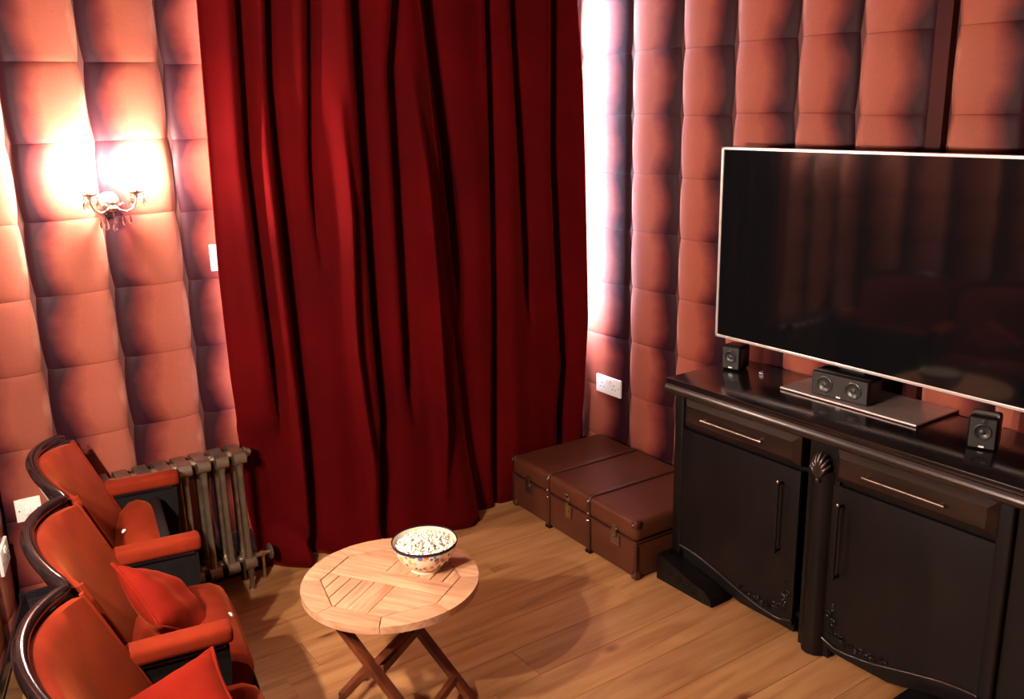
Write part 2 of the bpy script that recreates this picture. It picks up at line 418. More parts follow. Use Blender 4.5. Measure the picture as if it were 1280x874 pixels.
lvis = [([(1.25, 2.3), (1.24, 2.02), (1.23, 1.73), (1.24, 1.27), (1.25, .94)], .022, .085, .9, 9),
        ([(1.36, 2.31), (1.34, 2.02), (1.34, 1.73), (1.35, 1.25), (1.36, .75), (1.35, .15)], .020, .095, 0, 9),
        ([(1.51, 2.31), (1.49, 2.02), (1.47, 1.72), (1.46, 1.2)], .018, .05, 1.6, 9),
        ([(1.69, 2.32), (1.69, 1.71), (1.69, 1.07), (1.70, .6), (1.66, .13)], .026, .115, 0, 9),
        ([(1.86, 2.33), (1.82, 2.05), (1.82, 1.7), (1.82, 1.14), (1.82, .74)], .024, .10, .9, 9),
        ([(1.08, .56), (1.12, .38), (1.20, .2), (1.38, .03)], .03, .05, 0, .50)]
lrid = [([(1.57, 1.71), (1.55, 1.1), (1.55, .94), (1.59, .37)], .026, .075, .45, 1.5),
        ([(1.90, 2.0), (1.93, 1.2), (1.94, .6)], .026, .07, .5, 1.6), ([(1.27, 1.4), (1.29, .7)], .03, .05, .4, 1.5)]
def hemL(x, z):
    k = max(0, (.45-z)/.45)**1.5
    q = min(1, max(0, (.72-z)/.2)); q = q*q*(3-2*q)*min(1, max(0, (1.30-x)/.12))
    return q*.085+k*(-.03*math.exp(-((x-1.62)/.2)**2)+.035*math.exp(-((x-1.12)/.07)**2)-.05*math.exp(-((x-2.08)/.12)**2)-.04*math.exp(-((x-1.25)/.08)**2))
curtain('velvet_curtain', 'crimson velvet curtain hanging left, from the radiator to the overlap behind the popcorn bowl',
        [(1.085, 2.3), (1.07, 1.8), (1.057, 1.32), (1.06, .87), (1.085, .6), (1.09, .28), (1.12, .02)],
        [(1.965, 2.33), (2.01, 1.69), (2.04, .98), (2.08, .52), (2.125, .02)], lvis, lrid, 3.455, seed=3, hem=hemL, edge=(.012, .03), lean=(.068, .118))
rvis = [([(2.04, 2.34), (2.06, 2.12), (2.10, 1.72), (2.13, 1.26)], .030, .085, 1.3, 9),
        ([(2.34, 2.35), (2.34, 2.05), (2.33, 1.41), (2.32, .97), (2.29, .3)], .018, .08, .2, 9),
        ([(2.48, 2.35), (2.50, 1.89), (2.53, 1.22)], .020, .065, 1.2, 9),
        ([(2.70, 2.36), (2.69, 1.66), (2.72, 1.04), (2.75, .64), (2.72, .38)], .024, .09, .3, 9)]
rrid = [([(2.24, 1.9), (2.22, 1.0)], .05, .02, .3, 1.6), ([(2.42, 1.5), (2.42, .5)], .05, .02, .3, 1.6)]
curtain('velvet_curtain', 'crimson velvet curtain hanging right, from the overlap to the corner by the trunk',
        [(1.72, 2.33), (1.74, 1.69), (1.77, .98), (1.80, .52), (1.98, .02)],
        [(2.812, 2.37), (2.84, 2.02), (2.85, 1.65), (2.865, .85), (2.84, .44), (2.80, .02)], rvis, rrid, 3.50, seed=9, edge=(-.012, .0))
# curtain rail above the frame
b = B(); tube(b, [(1.0, 3.47, 2.66), (2.93, 3.47, 2.66)], .014, 12); t = obj('curtain_rail', b, M_brass, None, 40)
tag(t, 'brass curtain rail above the window', 'curtain rail')

# ------------------------------------------------------------------ wall plates
def wall_plate(name, label, cat, W, Hh, mt, kind):
    t = thing(name, label, cat); t.matrix_world = mt     # local: x right, y out of the wall, z up
    b = B(); bx(b, (0, .006, 0), (W, .012, Hh), .003); obj('face_plate', b, M_white, t, 30)
    if kind == 'double':
        for sx in (-1, 1):
            for hx, hz, a, c_ in ((0, .017, .004, .008), (-.011, -.004, .008, .004), (.011, -.004, .008, .004)):
                b = B(); bx(b, (sx*W*.24+hx, .0122, hz-.008), (a, .001, c_)); obj('pin_hole', b, M_slot, t)
            b = B(); bx(b, (sx*W*.07, .014, .026), (.012, .006, .018), .002, Matrix.Rotation(.12, 3, 'X')); obj('rocker_switch', b, M_white, t)
        xs = (-W*.42, W*.42)
    else:
        b = B(); bx(b, (.004, .016, 0), (.020, .012, .030), .003, Matrix.Rotation(.15, 3, 'X')); obj('rocker_switch', b, M_white, t)
        xs = (-W*.36, W*.36)
    for x in xs:
        b = B(); lathe(b, [(0, .0135), (.0028, .013), (.0032, .0118)], 10, mt=Matrix.Rotation(-PI/2, 4, 'X')); obj('screw', b, M_chrome, t, 40, loc=(x, 0, 0))
    return t
mb = Matrix(((1, 0, 0, 0), (0, -1, 0, 0), (0, 0, 1, 0), (0, 0, 0, 1)))
def at_back(x, z, out=.022):
    return Matrix.Translation((x, YW-out, z)) @ Matrix.Rotation(PI, 4, 'Z')
wall_plate('wall_switch', 'white single switch plate on padded wall behind the farthest red seat', 'switch', .086, .086, at_back(.292, .513), 'single')
wall_plate('wall_switch', 'white plate at the edge of the left curtain below the wall lamp', 'switch', .086, .104, at_back(1.098, 1.36), 'single')
wall_plate('wall_socket', 'white double socket on padded wall above the brown trunk', 'socket', .185, .092,
           Matrix.Translation((XW-.022, 3.352, .520)) @ Matrix.Rotation(PI/2, 4, 'Z'), 'double')
p = V((.2, YW, 0))+sd*.20+sn*.022
wall_plate('wall_socket', 'white socket plate low at the left edge of the photo behind the seats', 'socket', .146, .09,
           Matrix.Translation((p.x, p.y, .43)) @ basis(sd, sn, V((0, 0, 1))), 'double')

# ------------------------------------------------------------------ wall lamps
def wall_lamp(mt, label, M_bulb, W=1.0):
    """local: x along the wall, y out of the wall, z up; origin on the wall at the arms' height"""
    t = thing('wall_lamp', label, 'lamp'); t.matrix_world = mt
    rf = Matrix.Rotation(-PI/2, 4, 'X')
    b = B(); lathe(b, [(0, .012), (.012, .012), (.024, .009), (.034, .004), (.038, 0)], 20, mt=rf); obj('backplate', b, M_pewter, t, 40, loc=(0, .028, -.02))
    b = B(); tube(b, [(0, .03, -.02), (0, .075, -.03)], .008, 10); lathe(b, [(0, -.035), (.009, -.03), (.016, -.018), (.010, -.006), (.018, .004), (.008, .016), (.004, .034), (0, .04)], 16, c=(0, .085, -.02)); obj('centre_boss', b, M_pewter, t, 50)
    for s in (-1, 1):
        b = B()
        pts = [(s*x*W, y, z) for x, y, z in ((.0, .085, -.022), (.02, .09, -.045), (.045, .10, -.052), (.066, .108, -.040), (.076, .112, -.018), (.078, .113, .006))]
        tube(b, pts, [.0045, .0045, .004, .004, .004, .0045], 8)
        tube(b, [(s*.03, .094, -.048), (s*.042, .1, -.03), (s*.03, .1, -.02), (s*.022, .098, -.028)], .0025, 6)
        obj('arm', b, M_pewter, t, 60)
        b = B(); lathe(b, [(0, -.016), (.006, -.014), (.008, -.004), (.022, 0), (.029, .004), (.030, .006), (.022, .004), (.010, .004), (.010, .010), (0, .010)], 20, c=(s*.078*W, .113, .012)); cup = obj('drip_pan', b, M_pewter, t, 40)
        b = B(); lathe(b, [(0, 0), (.0085, 0), (.0085, .052), (.006, .055), (0, .055)], 14, c=(s*.078*W, .113, .018)); obj('candle_sleeve', b, M_candle, t, 40)
        b = B(); lathe(b, [(0, 0), (.006, .001), (.010, .010), (.0125, .020), (.010, .034), (.005, .046), (0, .054)], 14, c=(s*.078*W, .113, .073)); obj('bulb', b, M_bulb, t, 180)
        for k in range(3):
            a = s*(.078*W)+.026*math.cos(k*2.1+.6); yy_ = .113+.026*math.sin(k*2.1+.6)
            b = B(); lathe(b, [(0, 0), (.0045, -.006), (0, -.012)], 6, c=(a, yy_, .012)); lathe(b, [(0, -.012), (.006, -.030), (.0075, -.036), (.004, -.044), (0, -.048)], 8, c=(a, yy_, .012)); obj('crystal_drop', b, M_crystal, t)
    for x, y, z, k in ((0, .085, -.055, 1.3), (-.03, .095, -.05, 1), (.03, .095, -.05, 1.25), (.045, .10, -.052, 1.1), (-.05, .1, -.05, .9)):
        b = B(); lathe(b, [(0, 0), (.004*k, -.005*k), (0, -.010*k)], 6, c=(x, y, z)); lathe(b, [(0, -.012*k), (.006*k, -.030*k), (.0085*k, -.040*k), (.006*k, -.048*k), (0, -.052*k)], 8, c=(x, y, z)); obj('crystal_drop', b, M_crystal, t)
    for s in (-1, 1):   # bead swags from the boss to the pans
        b = B()
        for k in range(7):
            f = k/6; x = s*(.012+.062*f)*W; z = -.002+.008*f-.03*math.sin(PI*f)
            r = bmesh.ops.create_icosphere(b, subdivisions=1, radius=.0038, matrix=Matrix.Translation((x, .087+.024*f, z)))
        obj('bead_string', b, M_crystal, t)
    return t
wall_lamp(at_back(.713, 1.625, 0), 'two-armed crystal candle wall lamp on the padded wall left of the curtain', M_bulb_a)
p = V((.2, YW, 0))+sd*1.86
wall_lamp(Matrix.Translation((p.x, p.y, 1.515)) @ basis(sd, sn, V((0, 0, 1))), 'two-armed crystal candle wall lamp on the wall behind the seats, outside the photo', M_bulb_b, 2.0)

# ------------------------------------------------------------------ radiator
def radiator():
    t = thing('radiator', 'bronze-coloured cast iron column radiator below the wall lamp, beside the curtain', 'radiator', (.50, 3.470, 0))
    pitch = .0715; n = 8
    b = B()
    zt, zb = .575, .115
    for sy in (-1, 1):
        yo = sy*.045
        tube(b, [(0, yo, zb), (0, yo, zb+.05), (0, yo, (zt+zb)/2), (0, yo, zt-.05), (0, yo, zt)], [.020, .0135, .012, .0135, .020], 10)
    for z, hgt in ((zt, .030), (zb, .030)):
        # headers: a lozenge box across both columns plus a round hub to the next section
        prof = [(.030*math.cos(a), .030*math.sin(a)) for a in [k*2*PI/12 for k in range(12)]]
        pl = [(p_[0]*1.0+(.045 if p_[0] >= 0 else -.045), z+p_[1]*.9) for p_ in prof]
        prism(b, pl, -.024, .024, axis='x')
        tube(b, [(-pitch/2, 0, z), (pitch/2, 0, z)], .021, 12)
    bmesh.ops.recalc_face_normals(b, faces=b.faces[:])
    me = bpy.data.meshes.new('section'); b.to_mesh(me); b.free(); me.materials.append(M_radi)
    for p_ in me.polygons: p_.use_smooth = True
    me.set_sharp_from_angle(angle=math.radians(35))
    for k in range(n):
        o = bpy.data.objects.new('section', me); o.location = (pitch*(k+.5), 0, 0); link(o, t)
    ex = pitch*n
    for x, s in ((ex, 1), (0, -1)):
        b = B(); tube(b, [(x, 0, .575), (x+s*.01, 0, .575), (x+s*.012, 0, .575), (x+s*.024, 0, .575), (x+s*.034, 0, .575)], [.024, .024, .016, .016, .004], 6); obj('end_plug', b, M_radi, t, 30)
    for k in (0, n-1):
        for sy in (-1, 1):
            b = B(); tube(b, [(pitch*(k+.5), sy*.045, .10), (pitch*(k+.5), sy*.048, .05), (pitch*(k+.5), sy*.05, .015), (pitch*(k+.5), sy*.05, .0)], [.018, .009, .010, .017], 10); obj('foot', b, M_radi, t, 40)
    v = B(); tube(v, [(ex, 0, .115), (ex+.025, 0, .115), (ex+.027, 0, .115), (ex+.04, 0, .115), (ex+.042, 0, .115), (ex+.062, 0, .115)], [.012, .012, .017, .017, .010, .010], 12)
    tube(v, [(ex+.035, 0, .115), (ex+.035, 0, .0)], .008, 10); va = obj('valve', v, M_brass, t, 40)
    h = B(); rot = Matrix.Rotation(PI/2, 4, 'Y')
    lathe(h, [(0, 0), (.030, 0), (.034, .003), (.034, .009), (.030, .012), (0, .012)], 20, c=(ex+.062, 0, .115), mt=rot); obj('hand_wheel', h, M_radi, va, 40)
    return t
radiator()

# ------------------------------------------------------------------ cinema seats
def back_x(z, s): return -.41*(z-.62)-.075*(1-s*s)
def make_seat(label, folded=False, last=False):
    t = thing('cinema_seat', label, 'chair', group='red cinema seats in a row')
    hw = .265
    def zt(s): return .815+.03*(1-s*s)
    # upholstered back
    def f(u, v):
        s = -1+2*u; z = .37+(zt(s)-.012-.37)*v
        bulge = .022*(1-abs(s)**4)*(1-abs(2*v-1)**4)
        return V((back_x(z, s)+bulge+.004, s*hw*(1-.06*(1-v)), z))
    def g(u, v):
        s = -1+2*u; z = .37+(zt(s)-.012-.37)*v; return V((back_x(z, s)-.022, s*hw*(1-.06*(1-v)), z))
    b = B(); slab(b, f, g, 22, 14); obj('backrest', b, M_seat, t, 60)
    hs = .288
    def f2(u, v):
        s = -1+2*u; z = .33+(zt(s)+.006-.33)*v; return V((back_x(z, s)-.022, s*hs, z))
    def g2(u, v):
        s = -1+2*u; z = .33+(zt(s)+.006-.33)*v; return V((back_x(z, s)-.040, s*hs, z))
    b = B(); slab(b, f2, g2, 22, 10); obj('back_shell', b, M_darkgloss, t, 50)
    b = B(); pts = []
    for k in range(25):
        s = -1+2*k/24; z = zt(s)+.004; pts.append((back_x(z, s)-.024, s*hs*1.01, z))
    tube(b, pts, [.011]+[.0165]*23+[.011], 10); obj('crest_rail', b, M_darkgloss, t, 60)
    for s in (-1, 1):     # velvet piping down each side of the back
        b = B(); pts = [(back_x(z, s)+.002, s*hw*1.01, z) for z in [.38+.43*k/10 for k in range(11)]]
        tube(b, pts, .007, 8); obj('side_piping', b, M_seat, t, 60)
    # seat
    e = bpy.data.objects.new('seat', None)
    sb = B()
    def ft(u, v):
        y = (-1+2*u)*(.245-.012*v); x = .02+.36*v
        z = .455+.022*(1-abs(2*u-1)**4)*(math.sin(PI*min(1, v*1.05))**.5 if 0 < v < .95 else 0)
        return V((x, y, z))
    n = 16; prof = []      # side profile of the cushion: deep rounded nose
    prof = [(.02, .36), (.02, .452), (.07, .466), (.14, .472), (.22, .466), (.28, .446), (.31, .41), (.317, .365), (.305, .33), (.27, .315), (.14, .33)]
    slices = []
    for i in range(n+1):
        s = -1+2*i/n; k = (1-abs(s)**5); yy_ = .238*s
        cx_, cz_ = .16, .39
        slices.append([sb.verts.new(V((cx_+(px_-cx_)*(.93+.07*k), yy_, cz_+(pz_-cz_)*(.72+.28*k)))) for px_, pz_ in prof])
    for i in range(n):
        for j in range(len(prof)):
            jj = (j+1) % len(prof); sb.faces.new((slices[i][j], slices[i][jj], slices[i+1][jj], slices[i+1][j]))
    sb.faces.new(slices[0]); sb.faces.new(slices[-1][::-1])
    mt = Matrix.Translation((.05, 0, .40)) @ Matrix.Rotation(math.radians(-11), 4, 'Y') @ Matrix.Translation((-.05, 0, -.40))
    if folded:
        mt = Matrix.Translation((.070, 0, .305)) @ Matrix.Rotation(math.radians(-88), 4, 'Y') @ Matrix.Translation((-.05, 0, -.40))
    for v in sb.verts: v.co = mt @ v.co
    seat = obj('seat', sb, M_seat, t, 60)
    pb = B(); bx(pb, (.165, 0, .316), (.285, .47, .036), .012)
    for v in pb.verts: v.co = mt @ v.co
    obj('seat_pan', pb, M_iron, seat)
    q = V((.300, -.01, .436))
    q = mt @ q
    b = B(); lathe(b, [(0, .005), (.006, .004), (.009, 0)], 12); obj('stud', b, M_white, seat, 60, loc=q, rot=(0, math.radians(50 if not folded else -36), 0))
    # armrests on iron standards
    for s in ((1, -1) if last else (1,)):
        y = s*.2925
        b = B(); bx(b, (.115, y, .600), (.285, .062, .048), .016, seg=3); ar = obj('armrest', b, M_seat, t, 50)
        b = B(); bx(b, (.11, y, .571), (.25, .044, .012), .003); obj('arm_board', b, M_darkgloss, ar)
        b = B(); prism(b, [(-.06, 0), (.20, 0), (.215, .03), (.205, .10), (.225, .30), (.245, .50), (.245, .566), (-.02, .566), (-.01, .45), (-.03, .30), (-.05, .06)], y-.013, y+.013, axis='y'); obj('side_frame', b, M_iron, t, 30)
        b = B(); bx(b, (.06, y, .008), (.32, .07, .016), .004); obj('floor_foot', b, M_iron, t)
    return t
RA = -math.radians(9)
A2 = V((.429, 2.786, 0)); rd = V((-.157, -.987, 0))*.585
def seat_place(t, arm):    # arm = floor point below the rear of the far armrest
    loc = arm+rd*.5; t.location = loc; t.rotation_euler = (0, 0, RA)
seat_place(make_seat('red velvet cinema seat farthest from camera beside radiator, seat folded up', True), A2-rd)
seat_place(make_seat('red velvet cinema seat in the middle of the row, cushion resting on it'), A2)
seat_place(make_seat('red velvet cinema seat nearest the camera, cut by the lower left frame', False, True), A2+rd)

def cushion(label, mt, w=.34, d=.13, seed=1):
    rnd = random.Random(seed); b = B(); n = 26
    ph = [rnd.random()*6 for _ in range(6)]
    def sh(u, v, sgn):
        a, c_ = 2*u-1, 2*v-1
        r = max(0, (1-a*a))**.55*max(0, (1-c_*c_))**.55
        k = 1-.10*(1-abs(a)**2)*(abs(c_)**4); k2 = 1-.10*(1-abs(c_)**2)*(abs(a)**4)
        wr = .006*math.sin(5*a+2*c_+ph[0])*r+.003*math.sin(9*c_-4*a+ph[1])*r+.010*math.sin(3.2*a*c_*5+ph[2])*r*abs(a*c_)
        return V((a*w/2*k2, c_*w/2*k, sgn*(d/2*r+wr*(1 if sgn > 0 else 0))))
    slab(b, lambda u, v: sh(u, v, 1), lambda u, v: sh(u, v, -1)-V((0, 0, .0005)), n, n)
    bmesh.ops.remove_doubles(b, verts=b.verts[:], dist=.0004)
    t = obj('cushion', b, M_cush, None, 180); t.matrix_world = mt
    tag(t, label, 'cushion')
    k = B()
    pts = []
    for i in range(4*14):
        e, f = divmod(i, 14); f = f/14
        u, v = ((f, 0), (1, f), (1-f, 1), (0, 1-f))[e]; pts.append(sh(u, v, 1))
    tube(k, pts, .005, 6, closed=True); obj('cushion_piping', k, M_cush, t, 180)
    return t
def seat_frame(arm): return Matrix.Translation(arm+rd*.5) @ Matrix.Rotation(RA, 4, 'Z')
cushion('scarlet velvet cushion on the middle cinema seat, corner pointing up at the backrest',
        seat_frame(A2) @ Matrix.Translation((.120, .03, .545)) @ Matrix.Rotation(math.radians(48), 4, 'Y') @ Matrix.Rotation(math.radians(30), 4, 'Z'), .27, .12, 2)
cushion('scarlet velvet cushion on the nearest cinema seat, lower left of the photo',
        seat_frame(A2+rd) @ Matrix.Translation((.085, .035, .555)) @ Matrix.Rotation(math.radians(25), 4, V((1, -1, 0))) @ Matrix.Rotation(math.radians(6), 4, 'Z'), .27, .12, 5)

# ------------------------------------------------------------------ round folding table
TC = V((1.145, 2.35, 0)); TR = .278; TH = .48; TA = math.radians(-57)
def clip(poly, cp):
    out = poly
    for i in range(len(cp)):
        a, c_ = cp[i], cp[(i+1) % len(cp)]; inp = out; out = []
        def side(p): return (c_[0]-a[0])*(p[1]-a[1])-(c_[1]-a[1])*(p[0]-a[0])
        for j in range(len(inp)):
            p, q = inp[j], inp[(j+1) % len(inp)]; sp_, sq = side(p), side(q)
            if sp_ >= 0: out.append(p)
            if sp_*sq < 0:
                k = sp_/(sp_-sq); out.append((p[0]+(q[0]-p[0])*k, p[1]+(q[1]-p[1])*k))
        if len(out) < 3: return []
    return out
def table():
    t = thing('folding_table', 'round slatted teak folding table with crossed legs, holding the popcorn bowl', 'table', TC, TA)
    a0 = PI/8; ap = .205; ro = ap/math.cos(PI/8)
    octo = [(ro*math.cos(a0+k*PI/4), ro*math.sin(a0+k*PI/4)) for k in range(8)]
    g = .0012
    for k in range(8):
        A_, B_ = a0+k*PI/4, a0+(k+1)*PI/4
        da = .006
        poly = [(ro*math.cos(A_+da), ro*math.sin(A_+da))]
        poly += [(TR*math.cos(x), TR*math.sin(x)) for x in [A_+.004+(B_-A_-.008)*j/10 for j in range(11)]]
        poly += [(ro*math.cos(B_-da), ro*math.sin(B_-da))]
        b = B(); prism(b, poly, TH-.024, TH, .002); obj('rim_board', b, M_teak, t, 25)
    inn = [(x*.984, y*.984) for x, y in octo]
    rects = [(-.3, .3, -.034, .034, 0)]
    rects += [(-.034, .034, .036, .3, 1), (-.034, .034, -.3, -.036, 1)]
    sw = .0395; ga = .0036
    for k in range(5):
        lo = .036+k*(sw+ga); hi = lo+sw
        rects.append((-hi, -lo, -.3, -.0365, 1))       # near-left quadrant, slats across
        rects.append((lo, hi, .0365, .3, 1))           # far-right quadrant
        rects.append((.0365, .3, -hi, -lo, 0)); rects.append((-.3, -.0365, lo, hi, 0))
    for x0, x1, y0, y1, d in rects:
        pl = clip([(x0, y0), (x1, y0), (x1, y1), (x0, y1)], inn)
        if len(pl) < 3: continue
        ar = abs(sum(pl[i][0]*pl[(i+1) % len(pl)][1]-pl[(i+1) % len(pl)][0]*pl[i][1] for i in range(len(pl))))/2
        if ar < 1.2e-4: continue
        b = B()
        if d:   # turn so the grain (local x) runs along the slat
            prism(b, [(p_[1], -p_[0]) for p_ in pl], TH-.020, TH-.0008, .0012); obj('slat', b, M_teak, t, 25, rot=(0, 0, PI/2))
        else:
            prism(b, pl, TH-.020, TH-.0008, .0012); obj('slat', b, M_teak, t, 25)
    for x, s in ((-.13, 1), (.13, 1)):
        b = B(); bx(b, (x, 0, TH-.036), (.035, .40, .022), .002); obj('batten', b, M_leg, t)
    def leg(yo, sgn):
        a, c_ = V((-sgn*.17, yo, TH-.03)), V((sgn*.21, yo, .0))
        b = B(); d = (c_-a); ln = d.length; rot = d.to_track_quat('Z', 'Y').to_matrix()
        bx(b, (a+c_)/2, (.022, .036, ln), .003, basis(d.normalized().cross(V((0, 1, 0))), V((0, 1, 0))*1, d.normalized()*1).to_3x3())
        # cut level with the floor
        for v in b.verts:
            if v.co.z < 0: v.co.z = 0
        obj('leg', b, M_leg, t, 30)
    leg(.125, 1); leg(-.14, 1); leg(.095, -1); leg(-.11, -1)
    for x, z, y0, y1 in ((.15, .075, -.125, .11), (-.155, .075, -.095, .08), (.02, .235, -.125, .11)):
        b = B(); bx(b, (x, (y0+y1)/2, z), (.020, y1-y0, .03), .002); obj('cross_rail', b, M_leg, t)
    return t
table()

# ------------------------------------------------------------------ bowl and popcorn
def bowl_mat():
    m, t, b = mat('painted_glazed_ceramic', (.75, .66, .52), .18)
    tc = N(t, 'ShaderNodeTexCoord'); sp = N(t, 'ShaderNodeSeparateXYZ'); L(t, tc.outputs['Object'], sp.inputs[0])
    at = N(t, 'ShaderNodeMath', operation='ARCTAN2'); L(t, sp.outputs[1], at.inputs[0]); L(t, sp.outputs[0], at.inputs[1])
    ang = N(t, 'ShaderNodeMath', operation='MULTIPLY'); L(t, at.outputs[0], ang.inputs[0]); ang.inputs[1].default_value = .095
    cb = N(t, 'ShaderNodeCombineXYZ'); L(t, ang.outputs[0], cb.inputs[0]); L(t, sp.outputs[2], cb.inputs[1])
    vo = N(t, 'ShaderNodeTexVoronoi'); vo.inputs['Scale'].default_value = 62; L(t, cb.outputs[0], vo.inputs['Vector'])
    bw = N(t, 'ShaderNodeSeparateColor'); L(t, vo.outputs['Color'], bw.inputs[0])
    cr_ = ramp(t, bw.outputs[0], [(0, (.62, .16, .04)), (.25, (.62, .16, .04)), (.27, (.72, .60, .42)), (.5, (.72, .60, .42)), (.52, (.05, .18, .22)), (.68, (.05, .18, .22)), (.7, (.72, .42, .10)), (.85, (.10, .12, .30)), (1, (.70, .58, .42))])
    cr_.color_ramp.interpolation = 'CONSTANT'
    ed = ramp(t, vo.outputs['Distance'], [(.0, (1, 1, 1)), (.46, (1, 1, 1)), (.52, (0, 0, 0))])
    base = mixc(t, ed.outputs[0], (.78, .68, .52), cr_.outputs[0])
    # bands: cobalt rim, cream foot
    zr = N(t, 'ShaderNodeMath', operation='DIVIDE'); L(t, sp.outputs[2], zr.inputs[0]); zr.inputs[1].default_value = .1
    rim = ramp(t, zr.outputs[0], [(.0, (0, 0, 0)), (.86, (0, 0, 0)), (.88, (1, 1, 1))]); rim.color_ramp.interpolation = 'CONSTANT'
    foot = ramp(t, zr.outputs[0], [(.0, (1, 1, 1)), (.16, (0, 0, 0)), (.2, (0, 0, 0))]); foot.color_ramp.interpolation = 'CONSTANT'
    c1 = mixc(t, foot.outputs[0], base, (.80, .66, .50)); c2 = mixc(t, rim.outputs[0], c1, (.012, .010, .035))
    L(t, c2, b.inputs['Base Color']); b.inputs['Coat Weight'].default_value = .5; return m
M_bowl = bowl_mat()
M_bowlin = varied('glazed_interior', (.74, .66, .50), (.66, .56, .38), .2, 12, bs=.03)
BC = V((1.268, 2.342, TH))
bt = thing('bowl', 'hand-painted ceramic bowl with dark blue rim, full of popcorn, on the teak table', 'bowl', BC)
b = B(); lathe(b, [(0, .0), (.050, .0), (.052, .006), (.050, .014), (.066, .022), (.084, .040), (.097, .066), (.104, .088), (.106, .096), (.104, .099), (.101, .096)], 48); obj('outer_wall', b, M_bowl, bt, 60)
b = B(); lathe(b, [(.101, .096), (.093, .066), (.078, .040), (.05, .022), (0, .018)], 48); obj('inner_wall', b, M_bowlin, bt, 180)
def popcorn():
    rnd = random.Random(4); b = B()
    for i in range(620):
        r = .092*math.sqrt(rnd.random()); a = rnd.random()*2*PI
        z = .078+.020*(1-(r/.094)**2)+rnd.uniform(-.006, .006)
        R_ = (.094 if z > .07 else .085)
        c_ = V((r*math.cos(a), r*math.sin(a), z))
        for q in range(rnd.choice((2, 3, 3))):
            o_ = V((rnd.uniform(-1, 1), rnd.uniform(-1, 1), rnd.uniform(-.6, 1)))*.0042
            rr = rnd.uniform(.0028, .0046)
            if (c_+o_).xy.length+rr > .0945: continue
            bmesh.ops.create_icosphere(b, subdivisions=1, radius=rr, matrix=Matrix.Translation(c_+o_) @ Matrix.Rotation(rnd.random()*6, 4, V((1, rnd.random(), .5))))
    m = varied('popcorn', (.92, .90, .82), (.90, .84, .66), .8, 60, bs=.1, Subsurface_Weight=.0)
    for v in b.verts: v.co += BC*0
    o = obj('popcorn', b, m, None, 180); o.location = BC; o['kind'] = 'stuff'
    tag(o, 'heap of white popcorn filling the painted ceramic bowl', 'popcorn')
popcorn()

